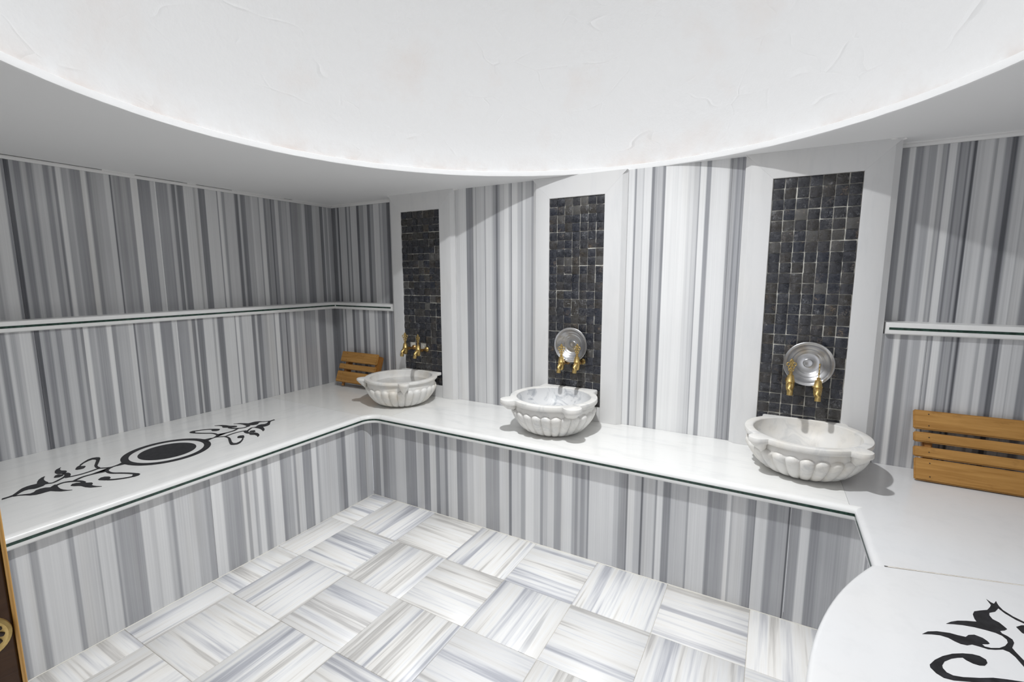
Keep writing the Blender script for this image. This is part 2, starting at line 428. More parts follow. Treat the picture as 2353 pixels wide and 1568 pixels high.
def m_plaster(name, col=(.86, .86, .86), bump=.3, stain=False):
    t = NT(name)
    p = t.pos()
    c = col
    if stain:
        n1 = t.noise(t.pos(loc=(2, 2, 2)), 2.6, 4, .6)
        f1 = t.ramp(n1, [(.54, 0.), (.74, .30)])
        c = t.mix(f1, col, (.80, .70, .64))
        # grime that has crept up from the joint of the dome with the ring
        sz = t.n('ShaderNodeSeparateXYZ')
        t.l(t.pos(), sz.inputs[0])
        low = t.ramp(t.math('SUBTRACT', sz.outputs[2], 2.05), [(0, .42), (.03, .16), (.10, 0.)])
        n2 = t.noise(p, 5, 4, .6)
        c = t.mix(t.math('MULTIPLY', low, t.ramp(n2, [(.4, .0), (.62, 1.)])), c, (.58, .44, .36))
    t.color(c)
    t.set(rough=.62, spec=.25)
    a = t.noise(p, 38, 6, .62)
    b = t.noise(p, 5, 3, .5)
    vor = t.n('ShaderNodeTexVoronoi', feature='DISTANCE_TO_EDGE')
    vor.inputs['Scale'].default_value = 4.2
    wv = t.mix(.22, t.pos((1, .55, 1)), t.n('ShaderNodeTexNoise').outputs['Color'])
    t.l(wv, vor.inputs['Vector'])
    ridge = t.ramp(vor.outputs['Distance'], [(0, 1.), (.007, .5), (.018, 0.)])
    h = t.math('ADD', t.math('MULTIPLY', a, .55), t.math('MULTIPLY', b, .5))
    if stain:
        h = t.math('ADD', h, t.math('MULTIPLY', ridge, t.math('MULTIPLY', t.ramp(b, [(.45, 0.), (.62, 1.)]), .32)))
    t.bump(h, bump, .012)
    return t.m


def m_simple(name, col, rough=.5, metal=0, spec=.5, var=None, vscale=20):
    t = NT(name)
    if var:
        c = t.mix(t.ramp(t.noise(t.pos(src='obj'), vscale, 4, .6), [(.4, 0.), (.68, 1.)]), col, var)
        t.color(c)
    else:
        t.color(col)
    t.set(rough, metal, spec)
    return t.m


def m_wood(name, a, b, dark):
    t = NT(name)
    p = t.pos((.06, 1, 1), src='obj')
    oi = t.n('ShaderNodeObjectInfo')
    w = t.math('MULTIPLY', oi.outputs['Random'], 30)
    g = t.noise(p, 60, 4, .6, w=w, dist=.8)
    c = t.mix(t.ramp(g, [(.35, 0.), (.65, 1.)]), a, b)
    d = t.noise(t.pos((.5, 1, 1), src='obj'), 16, 4, .7, w=w)
    c = t.mix(t.ramp(d, [(.58, 0.), (.74, .55)]), c, dark)
    t.color(c)
    t.set(rough=.42, spec=.4)
    t.bump(g, .2, .003)
    return t.m


def m_water():
    t = NT('water')
    out = t.t.nodes['Material Output']
    tr = t.n('ShaderNodeBsdfTransparent')
    tr.inputs[0].default_value = (.11, .15, .14, 1)
    gl = t.n('ShaderNodeBsdfGlossy')
    gl.inputs['Roughness'].default_value = .02
    fr = t.n('ShaderNodeFresnel')
    fr.inputs[0].default_value = 1.33
    mx = t.n('ShaderNodeMixShader')
    t.l(fr.outputs[0], mx.inputs[0])
    t.l(tr.outputs[0], mx.inputs[1])
    t.l(gl.outputs[0], mx.inputs[2])
    t.l(mx.outputs[0], out.inputs[0])
    return t.m


MAT = dict(
    striped=m_striped(),
    bench_y=m_white('bench_marble_lengthwise', 'y', amp=.20),
    bench_x=m_white('bench_marble_crosswise', 'x', amp=.24),
    plain=m_white('bench_marble_plain', 'n', amp=.10, col=(.705, .708, .715)),
    corner=m_white('bench_marble_corner', 'n', amp=.10, col=(.77, .765, .74)),
    frame=m_white('frame_marble', 'z', col=(.69, .69, .69), amp=.22, rough=.3),
    nosing=m_white('nosing_marble', 'n', col=(.82, .82, .81), amp=.12, rough=.30),
    green=m_simple('green_marble', (.010, .028, .020), .15, var=(.03, .075, .055), vscale=60),
    black=m_simple('black_marble', (.012, .012, .0135), .5, spec=.28, var=(.026, .026, .03), vscale=50),
    floor=m_floor(), grout=m_simple('floor_grout', (.50, .46, .40), .7, var=(.62, .60, .57)),
    sealant=m_simple('sealant', (.78, .76, .70), .5),
    mosaic=m_mosaic(), mgrout=m_simple('mosaic_grout', (.70, .685, .62), .8, var=(.13, .12, .11), vscale=9),
    plaster_patch=m_simple('patch_plaster', (.72, .68, .62), .85, var=(.58, .52, .46), vscale=30),
    dome=m_plaster('dome_plaster', bump=.32, stain=True), ceil=m_plaster('ceiling_paint', (.87, .87, .87), bump=.05),
    ring=m_plaster('ring_plaster', (.88, .88, .88), bump=.22), trimw=m_plaster('trim_paint', (.85, .845, .835), bump=.06),
    brass=m_simple('brass', (.60, .44, .18), .42, 1.0, var=(.42, .29, .11), vscale=45),
    copper=m_simple('worn_brass', (.58, .37, .16), .36, 1.0, var=(.36, .20, .08), vscale=45),
    steel=m_simple('aluminium', (.55, .55, .555), .28, 1.0, var=(.46, .46, .47), vscale=18),
    wood=m_wood('varnished_wood', (.47, .25, .07), (.34, .165, .038), (.13, .05, .012)),
    wood_side=m_wood('varnished_wood_rail', (.36, .16, .035), (.26, .105, .02), (.09, .035, .01)),
    nail=m_simple('nail_iron', (.03, .018, .012), .6),
    door=m_wood('dark_door_wood', (.060, .025, .007), (.042, .016, .004), (.02, .008, .003)),
    door_edge=m_simple('pale_door_edge', (.50, .27, .07), .4),
    basin1=m_basin('cream_basin_marble', .22, .42), basin2=m_basin('white_basin_marble', .34, .10), basin2_in=m_basin('grey_veined_basin_marble', .95, .03, (.66, .665, .67)), basin3=m_basin('ivory_basin_marble', .30, .30),
    water=m_water(), rubber=m_simple('dark_gap', (.02, .018, .016), .9),
)

# ------------------------------------------------------------------ striped slabs


def tone_list(key, a, b, seed):
    """(position, tone) steps covering a..b; the traced steps where there are any, random ones elsewhere"""
    rnd = random.Random(seed)
    src = [s for s in STRIPES.get(key, []) if a <= s[0] <= b]
    steps = []

    def fill(lo, hi):
        u = lo
        while u < hi:
            steps.append((u, rnd.choice((.2, .3, .36, .45, .5, .6, .7, .78, .88))))
            u += rnd.choice((.012, .02, .03, .045, .06))
    if src:
        if src[0][0] - a > .03:
            fill(a, src[0][0])
        else:
            steps.append((a, src[0][1]))
        steps += src
        if b - src[-1][0] > .08:
            fill(src[-1][0] + .03, b)
    else:
        fill(a, b)
    return sorted(steps)


def stripe_slab(name, parent, key, plane, c, a, b, z0, z1, face, thick=.02, seed=1):
    """marble slab standing in plane x=c or y=c, between a and b along the other axis; face = sign of the visible side"""
    st = tone_list(key, a, b, seed)
    us, ts = [a], [st[0][1]]
    prev = st[0][1]
    pu = a
    for i, (u, t) in enumerate(st[1:], 1):
        nxt = st[i + 1][0] if i + 1 < len(st) else b
        if u - pu < .0015 or nxt - u < .0006:
            prev = t
            continue
        s = min(.0014 + .0034 * random.random(), .36 * (u - pu), .36 * (nxt - u))
        us += [u - s, u + s]
        ts += [prev, t]
        prev = t
        pu = u
    us.append(b)
    ts.append(prev)
    n = len(us)
    v, tone = [], []
    for d in (0, -face * thick):
        for z in (z0, z1):
            for u, t in zip(us, ts):
                v.append((c + d, u, z) if plane == 'x' else (u, c + d, z))
                tone.append(t)
    f = []
    for i in range(n - 1):
        f.append([i, i + 1, n + i + 1, n + i])
        f.append([2 * n + i, 3 * n + i, 3 * n + i + 1, 2 * n + i + 1])
        f.append([n + i, n + i + 1, 3 * n + i + 1, 3 * n + i])
        f.append([i, 2 * n + i, 2 * n + i + 1, i + 1])
    f.append([0, n, 3 * n, 2 * n])
    f.append([n - 1, 3 * n - 1, 4 * n - 1, 2 * n - 1])
    me = mesh(name, v, f)
    at = me.attributes.new('tone', 'FLOAT', 'POINT')
    at.data.foreach_set('value', tone)
    return link(name, me, MAT['striped'], parent)


def slabs(parent, key, plane, c, cuts, z0, z1, face, seed=1, name='marble_slab'):
    for i, (a, b) in enumerate(zip(cuts, cuts[1:])):
        stripe_slab(name, parent, key, plane, c, a + .0005, b - .0005, z0, z1, face, seed=seed + i)


def structure(name):
    o = empty(name)
    o['kind'] = 'structure'
    return o


# ------------------------------------------------------------------ floor


def build_floor():
    fl = link('floor', box_mesh('floor', (.90, YF, -.06), (XR, -.50, -.0025)), MAT['grout'])
    fl['kind'] = 'structure'
    P, X0, Y0, G = .3455, 1.1145, -.5585, .0009
    cache = {}
    i0, i1, j1 = -1, 6, 8
    for j in range(j1):
        for i in range(i0, i1 + 1):
            xa, xb = X0 + P * i, X0 + P * (i + 1)
            yb, ya = Y0 - P * j, Y0 - P * (j + 1)
            if i == i0:
                xa = .9425
            if i == i1:
                xb = 3.545
            if j == 0:
                yb = -.5545
            ya = max(ya, YF)
            if yb - ya < .02:
                continue
            xa, xb, ya, yb = xa + G, xb - G, ya + G, yb - G
            along_x = (i + j) % 2 != 0
            w, h = xb - xa, yb - ya
            if not along_x:
                w, h = h, w
            k = (round(w, 4), round(h, 4))
            if k not in cache:
                cache[k] = box_mesh('floor_tile', (-w / 2, -h / 2, -.012), (w / 2, h / 2, 0), .0011, 1)
            o = link('tile', cache[k], MAT['floor'], fl)
            o.location = ((xa + xb) / 2, (ya + yb) / 2, random.uniform(-.0003, .0003))
            o.rotation_euler = (0, 0, 0 if along_x else math.pi / 2)
            if random.random() < .5:
                o.rotation_euler[2] += math.pi
    # beads of sealant along the risers
    for lo, hi in (((.9415, YF, -.001), (.9455, -.5536, .0022)), ((.9415, -.5575, -.001), (3.543, -.5532, .0022))):
        link('sealant_bead', box_mesh('sealant_bead', lo, hi, .001, 1), MAT['sealant'], fl)
    return fl


# ------------------------------------------------------------------ walls


def build_walls():
    zt = ZC + .001
    w = structure('wall_left')
    link('wall_core', box_mesh('wall_core', (-.25, YF - .1, 0), (-REC - .02, .25, 2.3)), MAT['trimw'], w)
    slabs(w, 'WL', 'x', 0., [YF, -2.36, -1.832, -1.192, -.497, 0.], ZB - .01, 1.178, 1, 21)
    slabs(w, 'WL', 'x', -REC, [YF, -2.36, -1.832, -1.192, -.497, REC], 1.231, zt, 1, 21)
    w = structure('wall_back')
    link('wall_core', box_mesh('wall_core', (-.25, REC + .02, 0), (XR + .2, .25, 2.3)), MAT['trimw'], w)
    slabs(w, 'BA', 'y', 0., [0., .668], ZB - .01, 1.178, -1, 31)
    slabs(w, 'BA', 'y', REC, [-REC, .668], 1.231, zt, -1, 31)
    slabs(w, 'BX', 'y', 0., [.668, 1.23], ZB - .01, zt, -1, 33)
    slabs(w, 'BB', 'y', 0., [1.23, 1.87], ZB - .01, zt, -1, 34)
    slabs(w, 'BX', 'y', 0., [1.87, 2.43], ZB - .01, zt, -1, 35)
    slabs(w, 'BC', 'y', 0., [2.43, 2.966, 3.04], ZB - .01, zt, -1, 36)
    slabs(w, 'BX', 'y', 0., [3.04, 3.625], ZB - .01, zt, -1, 38)
    slabs(w, 'BD', 'y', 0., [3.625, 3.794, 4.35, XR], ZB - .01, 1.178, -1, 39)
    slabs(w, 'BD', 'y', REC, [3.625, 4.35, XR], 1.231, zt, -1, 39)
    link('wall_core', box_mesh('wall_core', (.668, .02, ZB), (3.625, REC + .02, zt + .02)), MAT['trimw'], w)
    w = structure('wall_right')
    link('wall_core', box_mesh('wall_core', (XR + .02, YF - .1, 0), (XR + .2, .25, 2.3)), MAT['trimw'], w)
    slabs(w, 'WR', 'x', XR, [YF, -2.1, -.9, 0.0], ZB - .01, zt, -1, 51)
    w = structure('wall_front')
    for xa, xb, za in ((-REC, 2.225, 0), (3.06, XR, 0), (2.225, 3.06, 1.96)):
        link('wall_field', box_mesh('wall_field', (xa, YF - .12, za), (xb, YF, zt)), MAT['trimw'], w)


def ledge(name, label, plane, a, b, z0=1.178, z1=1.231):
    """white stone cap with a dark green strip let into its front; stands on top of the lower wall"""
    r = empty(name, (0, 0, 0))
    tag(r, label, 'ledge', 'ledges around the walls')
    prof = [(-REC, z0 + .002), (-.001, z0 + .002), (.016, z0), (.0205, z0 + .004), (.022, z0 + .010), (.022, z1 - .010), (.0205, z1 - .003), (.016, z1), (-REC, z1)]
    v = []
    for u in (a, b):
        for d, z in prof:
            v.append((d, u, z) if plane == 'x' else (u, -d, z))
    n = len(prof)
    f = [list(range(n)), list(range(n, 2 * n))[::-1]] + [[i, (i + 1) % n, n + (i + 1) % n, n + i] for i in range(n)]
    link('cap_stone', sharp(mesh('cap_stone', v, f), 30), MAT['nosing'], r)
    lo, hi = ((.0200, a + .012, 1.1985), (.0226, b - .012, 1.2095))
    if plane == 'y':
        lo, hi = (a + .012, -.0226, 1.1985), (b - .012, -.0200, 1.2095)
    tag(link('inlay_strip', box_mesh('inlay_strip', lo, hi), MAT['green'], r), 'dark green stone strip')
    return r


def build_ledges():
    ledge('stone_ledge', 'long white stone ledge with green strip along the left wall', 'x', YF + .01, .0)
    ledge('stone_ledge', 'short white stone ledge with green strip beside the first mosaic panel, in the far corner', 'y', .024, .655)
    ledge('stone_ledge', 'white stone ledge with green strip right of the last mosaic panel', 'y', 3.640, XR - .002)


# ------------------------------------------------------------------ ceiling and dome


def build_ceiling():
    seg = 192
    cx, cy = DOME_C
    x0, x1, y0, y1 = -.25, XR + .2, YF - .1, .25

    def outer(a):
        dx, dy = math.cos(a), math.sin(a)
        t = min(((x1 if dx > 0 else x0) - cx) / dx if abs(dx) > 1e-9 else 1e9, ((y1 if dy > 0 else y0) - cy) / dy if abs(dy) > 1e-9 else 1e9)
        return cx + dx * t, cy + dy * t
    angs = [2 * math.pi * k / seg for k in range(seg)]
    for px in (x0, x1):
        for py in (y0, y1):
            angs.append(math.atan2(py - cy, px - cx) % (2 * math.pi))
    angs.sort()
    n = len(angs)
    th = .026
    v = []
    for r, z in ((DOME_R, ZC + .004), (DOME_R - .0, ZC + th)):
        v += [(cx + r * math.cos(a), cy + r * math.sin(a), z) for a in angs]
    v += [(cx + (DOME_R + .004) * math.cos(a), cy + (DOME_R + .004) * math.sin(a), ZC) for a in angs]
    v += [(*outer(a), ZC) for a in angs]
    v += [(*outer(a), ZC + th) for a in angs]
    f = []
    for k in range(n):
        q = (k + 1) % n
        f.append([2 * n + k, 2 * n + q, 3 * n + q, 3 * n + k])       # underside
        f.append([3 * n + k, 3 * n + q, 4 * n + q, 4 * n + k])
        f.append([4 * n + k, 4 * n + q, n + q, n + k])
        f.append([k, q, 2 * n + q, 2 * n + k])
        f.append([n + k, n + q, q, k])
    me = sharp(mesh('ceiling', v, f), 25)
    ce = link('ceiling', me, MAT['ceil'])
    ce['kind'] = 'structure'
    # plaster ring lining the round opening
    rv, rf = [], []
    prof = [(DOME_R + .002, ZC - .0012), (DOME_R - .004, ZC + .0005), (DOME_R - .005, ZC + .005), (DOME_R - .004, ZC + .025), (DOME_R + .004, ZC + .029), (DOME_R + .03, ZC + .029)]
    rnd = random.Random(5)
    for k in range(seg):
        a = 2 * math.pi * k / seg
        for r, z in prof:
            rr = r + rnd.uniform(-.0006, .0006)
            rv.append((cx + rr * math.cos(a), cy + rr * math.sin(a), z + rnd.uniform(-.0006, .0006)))
    m = len(prof)
    for k in range(seg):
        for i in range(m - 1):
            q = (k + 1) % seg
            rf.append([k * m + i, q * m + i, q * m + i + 1, k * m + i + 1])
    link('plaster_ring', sharp(mesh('plaster_ring', rv, rf), 50), MAT['ring'], ce)
    # the dome: flattened half sphere rising from the ring
    H, R, rows = 1.06, DOME_R + .012, 40
    prof = []
    for i in range(rows + 1):
        t = i / rows * math.pi / 2
        prof.append((R * math.cos(t) if i < rows else 0, ZC + .028 + H * math.sin(t)))
    dm = lathe('dome', prof, 128, True)
    d = link('dome', dm, MAT['dome'], ce)
    d.location = (cx, cy, 0)
    # lumps of filler where the panel frames meet the ceiling
    rnd = random.Random(9)
    for x, y, s in ((.668, -.030, .008), (1.245, -.012, .011), (1.262, -.004, .008), (1.858, -.012, .007), (3.034, -.012, .008), (3.600, -.028, .011), (3.628, -.012, .013)):
        bm = bmesh.new()
        bmesh.ops.create_icosphere(bm, subdivisions=2, radius=s)
        for vv in bm.verts:
            vv.co *= 1 + rnd.uniform(-.25, .25)
            vv.co.z *= .55
            vv.co.x *= 1.5
        me = bpy.data.meshes.new('filler_lump')
        bm.to_mesh(me)
        bm.free()
        sharp(me, 80)
        link('filler_lump', me, MAT['trimw'], ce).location = (x, y, ZC - .001)
    # thin cornice strips where the recessed walls meet the ceiling, with open joints above them

    def strip(k, lo, hi):
        o = link('trim_%d' % k, box_mesh('trim', lo, hi, .0015, 1), MAT['trimw'])
        o['kind'] = 'structure'
        return o
    z0, z1 = 2.005, ZC - .0035
    t1 = strip(1, (-REC, YF + .01, z0), (-REC + .012, REC - .013, z1))
    t2 = strip(2, (-REC, REC - .012, z0), (.655, REC, z1))
    t3 = strip(3, (3.64, REC - .012, z0), (XR - .01, REC, z1))
    for ya, yb in ((-1.45, -1.30), (-1.02, -.97), (-.74, -.35), (-.28, .08)):
        link('joint_filler', box_mesh('joint_filler', (-REC, ya, z1 - .001), (-REC + .0125, yb, ZC + .001)), MAT['trimw'], t1)
    link('joint_filler', box_mesh('joint_filler', (-REC, REC - .0125, z1 - .001), (.655, REC, ZC + .001)), MAT['trimw'], t2)
    link('joint_filler', box_mesh('joint_filler', (3.64, REC - .0125, z1 - .001), (XR - .01, REC, ZC + .001)), MAT['trimw'], t3)


# ------------------------------------------------------------------ benches

NOSE = [(.026, .5625), (.019, .5624), (.0135, .5615), (.0085, .5592), (.0045, .5560), (.0016, .5515), (.0002, .5465), (0, .5420), (0, .5200), (.0012, .5155), (.004, .513), (.030, .513)]


def sweep(name, path, prof, mat, parent, m0=0, m1=0):
    """path: list of ((x, y), (nx, ny)) with n pointing out of the bench; m0, m1 mitre the ends"""
    v, f = [], []
    n = len(prof)
    K = len(path)
    for k, (p, nn) in enumerate(path):
        if k == 0:
            t = Vector(path[1][0]) - Vector(p)
        else:
            t = Vector(p) - Vector(path[k - 1][0])
        t.normalize()
        mm = m0 if k == 0 else (m1 if k == K - 1 else 0)
        for d, z in prof:
            v.append((p[0] - nn[0] * d + t.x * d * mm, p[1] - nn[1] * d + t.y * d * mm, z))
    for k in range(K - 1):
        for i in range(n - 1):
            f.append([k * n + i, k * n + i + 1, (k + 1) * n + i + 1, (k + 1) * n + i])
        f.append([k * n + n - 1, k * n, (k + 1) * n, (k + 1) * n + n - 1])
    f.append(list(range(n)))
    f.append(list(range((K - 1) * n, K * n))[::-1])
    return link(name, sharp(mesh(name, v, f), 35), mat, parent)


STRIP = [(.002, .5410), (-.0005, .5410), (-.0005, .5300), (.002, .5300)]


def nosing(path, parent, m0=0, m1=0, mat='nosing'):
    o = sweep('nosing', path, NOSE, MAT[mat], parent, m0, m1)
    tag(sweep('inlay_strip', path, STRIP, MAT['green'], o, m0, m1), 'dark green stone strip')
    return o


def poly_slab(parent, pts, mat, name='top_slab', z0=ZB - .022, z1=ZB):
    return link(name, prism(name, pts, z0, z1), mat, parent)


def rect(x0, y0, x1, y1, g=.0005):
    return [(x0 + g, y0 + g), (x1 - g, y0 + g), (x1 - g, y1 - g), (x0 + g, y1 - g)]


def smooth_path(pts, sub=5):
    out = []
    n = len(pts)
    for i in range(n - 1):
        p0, p1, p2, p3 = (Vector(pts[max(i - 1, 0)]), Vector(pts[i]), Vector(pts[i + 1]), Vector(pts[min(i + 2, n - 1)]))
        for s in range(sub):
            t = s / sub
            out.append(.5 * ((2 * p1) + (p2 - p0) * t + (2 * p0 - 5 * p1 + 4 * p2 - p3) * t * t + (3 * p1 - p0 - 3 * p2 + p3) * t ** 3))
    out.append(Vector(pts[-1]))
    return out


def inlay(name, pts, parent, z=ZB):
    return link(name, prism(name, pts, z - .004, z + .0007), MAT['black'], parent)


def ribbon(pts, w):
    c = smooth_path(pts)
    L, R = [], []
    for i, p in enumerate(c):
        t = (c[min(i + 1, len(c) - 1)] - c[max(i - 1, 0)]).normalized()
        nn = Vector((-t.y, t.x))
        L.append(p + nn * w / 2)
        R.append(p - nn * w / 2)
    return L + R[::-1]


def build_benches():
    e1, e2 = .972, -.5836           # outer edge of the left and back bench
    # --- left bench
    b = empty('stone_bench', (.5, -1.9, 0))
    tag(b, 'wide white marble bench with black flower inlay along the left wall', 'bench', 'built-in marble benches')
    inv = Matrix.Translation((-.5, 1.9, 0))

    def keep(root):
        root.matrix_parent_inverse = Matrix.Identity(4)

    b.location = (0, 0, 0)
    t = poly_slab(b, rect(0.001, YF + .002, e1 - .0255, -.632), MAT['bench_y'])
    poly_slab(b, rect(0.001, -.632, .634, -.001), MAT['corner'])
    arc_in = [(e1 + .08 + .1063 * math.cos(math.pi - k / 10 * math.pi / 2), e2 - .08 + .1063 * math.sin(math.pi - k / 10 * math.pi / 2)) for k in range(11)]
    arc_in = [p for p in arc_in if p[1] > -.631]
    poly_slab(b, [(.635, -.6315), (arc_in[0][0], -.6315)] + arc_in + [(1.118, e2 + .0263), (1.100, -.001), (.635, -.001)], MAT['corner'])
    nosing([((e1, YF + .002), (1, 0)), ((e1, -.6646), (1, 0))], b)
    arc = []
    cx, cy, rr = e1 + .08, e2 - .08, .08
    for k in range(11):
        a = math.pi - k / 10 * math.pi / 2
        arc.append(((cx + rr * math.cos(a), cy + rr * math.sin(a)), (-math.cos(a), -math.sin(a))))
    nosing(arc, b)
    slabs(b, 'RL', 'x', e1 - .03, [YF, -2.6, -1.5625, e2 + .03], 0, .514, 1, 71, name='riser_slab')
    # black inlay: disc, ring and two mirrored sprays
    mx, my = .5515, -1.5505
    circ = lambda r, n=64: [(mx + r * math.cos(2 * math.pi * k / n), my + r * math.sin(2 * math.pi * k / n)) for k in range(n)]
    inlay('inlay_disc', circ(.121), t)
    n = 64
    ci, co = circ(.155), circ(.186)
    v = [(*p, ZB - .004) for p in ci] + [(*p, ZB - .004) for p in co] + [(*p, ZB + .0007) for p in ci] + [(*p, ZB + .0007) for p in co]
    f = []
    for k in range(n):
        q = (k + 1) % n
        f += [[2 * n + k, 2 * n + q, 3 * n + q, 3 * n + k], [k, n + k, n + q, q], [n + k, 3 * n + k, 3 * n + q, n + q], [k, q, 2 * n + q, 2 * n + k]]
    link('inlay_ring', mesh('inlay_ring', v, f), MAT['black'], t)
    for half in (0, 1):
        fl = (lambda p: p) if not half else (lambda p: (2 * mx - p[0], 2 * my - p[1]))
        for pl in MOTIF_POLYS:
            inlay('inlay_leaf', [fl(p) for p in pl], t, ZB + .0014)
        for i, (pts, wd) in enumerate(MOTIF_STROKES):
            inlay('inlay_stem', ribbon([fl(p) for p in pts], wd), t, ZB - .0003 + .0002 * i)
    # --- back bench
    b = empty('stone_bench')
    tag(b, 'white marble bench under the three mosaic panels carrying the basins', 'bench', 'built-in marble benches')
    poly_slab(b, [(1.101, -.0015), (1.119, e2 + .026), (3.497, e2 + .026), (3.489, -.0015)], MAT['bench_x'])
    nosing([((1.0535, e2), (0, -1)), ((1.30, e2), (0, -1)), ((3.5128, e2), (0, -1))], b, 0, 1)
    slabs(b, 'RB', 'y', e2 + .03, [e1 - .03, 3.311, 3.5624], 0, .514, -1, 81, name='riser_slab')
    # --- right bench
    b = empty('stone_bench')
    tag(b, 'white marble bench in the right corner behind the rounded platform', 'bench', 'built-in marble benches')
    k = (-.895 + .982) / (3.869 - 3.507)
    ys = lambda x: -.982 + k * (x - 3.507)
    poly_slab(b, [(3.490, -.0015), (3.498, e2 + .026), (3.5385, e2 + .026), (3.5385, ys(3.5385) + .0004), (XR - .001, ys(XR) + .0004), (XR - .001, -.0015)], MAT['plain'])
    nosing([((3.5128, e2), (-1, 0)), ((3.5128, -.99), (-1, 0))], b, -1, 0, 'plain')
    slabs(b, 'RR', 'x', 3.5428, [-1.02, e2 + .03], 0, .514, -1, 91, name='riser_slab')
    # --- half-round platform
    b = empty('stone_platform')
    tag(b, 'half-round white marble platform with black inlay in the right foreground', 'platform')
    pcx, pcy, R = 4.67, -1.702, 1.368
    a0, a1 = math.radians(148.25), math.radians(269.9)

    def rim(r, n=72):
        return [(pcx + r * math.cos(a0 + (a1 - a0) * i / n), pcy + r * math.sin(a0 + (a1 - a0) * i / n)) for i in range(n + 1)]
    prof = [(.030, .5135), (.006, .5135), (.0015, .516), (0, .521), (0, .549), (.0015, .556), (.006, .561), (.012, ZB + .0005)]
    rows = [rim(R - d) for d, z in prof]
    v, f = [], []
    m = len(rows[0])
    for (d, z), row in zip(prof, rows):
        v += [(x, y, z) for x, y in row]
    for i in range(len(prof) - 1):
        for j in range(m - 1):
            f.append([i * m + j, i * m + j + 1, (i + 1) * m + j + 1, (i + 1) * m + j])
    top = list(range((len(prof) - 1) * m, len(prof) * m))
    q = len(v)
    v += [(XR - .001, v[top[-1]][1], ZB + .0005), (XR - .001, ys(XR) - .0004, ZB + .0005)]
    f.append(top + [q, q + 1])
    sl = link('top_slab', sharp(mesh('top_slab', v, f), 35), MAT['plain'], b)
    link('joint_filler', prism('joint_filler', [(3.548, ys(3.548) - .004), (XR - .002, ys(XR) - .004), (XR - .002, ys(XR) + .004), (3.548, ys(3.548) + .004)], ZB - .02, ZB - .0006), MAT['plaster_patch'], b)
    for pl in SLAB_POLYS:
        inlay('inlay_scroll', pl, sl, ZB + .0006)
    # curved riser
    st = tone_list('RP', 0, 3.2, 97)
    us = []
    for u, tn in st:
        us += [(u + .001, tn)]
    vv, ff, tone = [], [], []
    rr = R - .03
    pts = []
    for i, (u, tn) in enumerate(us):
        nx = us[i + 1][0] - .002 if i + 1 < len(us) else 3.2
        pts += [(u, tn), (nx, tn)]
    for u, tn in pts:
        a = a0 + (a1 - a0) * min(u / 3.2, 1)
        for z in (0, .5135):
            vv.append((pcx + rr * math.cos(a), pcy + rr * math.sin(a), z))
            tone.append(tn)
    for i in range(len(pts) - 1):
        ff.append([2 * i, 2 * i + 2, 2 * i + 3, 2 * i + 1])
    me = mesh('riser_slab', vv, ff)
    me.attributes.new('tone', 'FLOAT', 'POINT').data.foreach_set('value', tone)
    link('riser_slab', me, MAT['striped'], b)


# ------------------------------------------------------------------ mosaic panels


def tile_mesh(kind, s=.0467):
    """pillowed square stone, front towards -y"""
    k = 4
    v, f = [], []
    h = s / 2
    for i in range(k):
        for j in range(k):
            x, z = -h + s * i / (k - 1), -h + s * j / (k - 1)
            ax, az = 1 - (2 * i / (k - 1) - 1) ** 2, 1 - (2 * j / (k - 1) - 1) ** 2
            up = {0: .0045 * ax + .0015 * az, 1: .0045 * az + .0015 * ax, 2: .0035 * ax * az + .001 * (ax + az)}[kind]
            v.append((x + random.uniform(-.0007, .0007), -.0055 - up, z + random.uniform(-.0007, .0007)))
    for i in range(k - 1):
        for j in range(k - 1):
            f.append([i * k + j, (i + 1) * k + j, (i + 1) * k + j + 1, i * k + j + 1])
    ring = [j for j in range(k)] + [i * k + k - 1 for i in range(1, k)] + [(k - 1) * k + j for j in range(k - 2, -1, -1)] + [i * k for i in range(k - 2, 0, -1)]
    b = len(v)
    for r in ring:
        v.append((v[r][0], 0, v[r][2]))
    n = len(ring)
    for i in range(n):
        f.append([ring[i], ring[(i + 1) % n], b + (i + 1) % n, b + i])
    return sharp(mesh('mosaic_tile', v, f), 50)


TILES = None


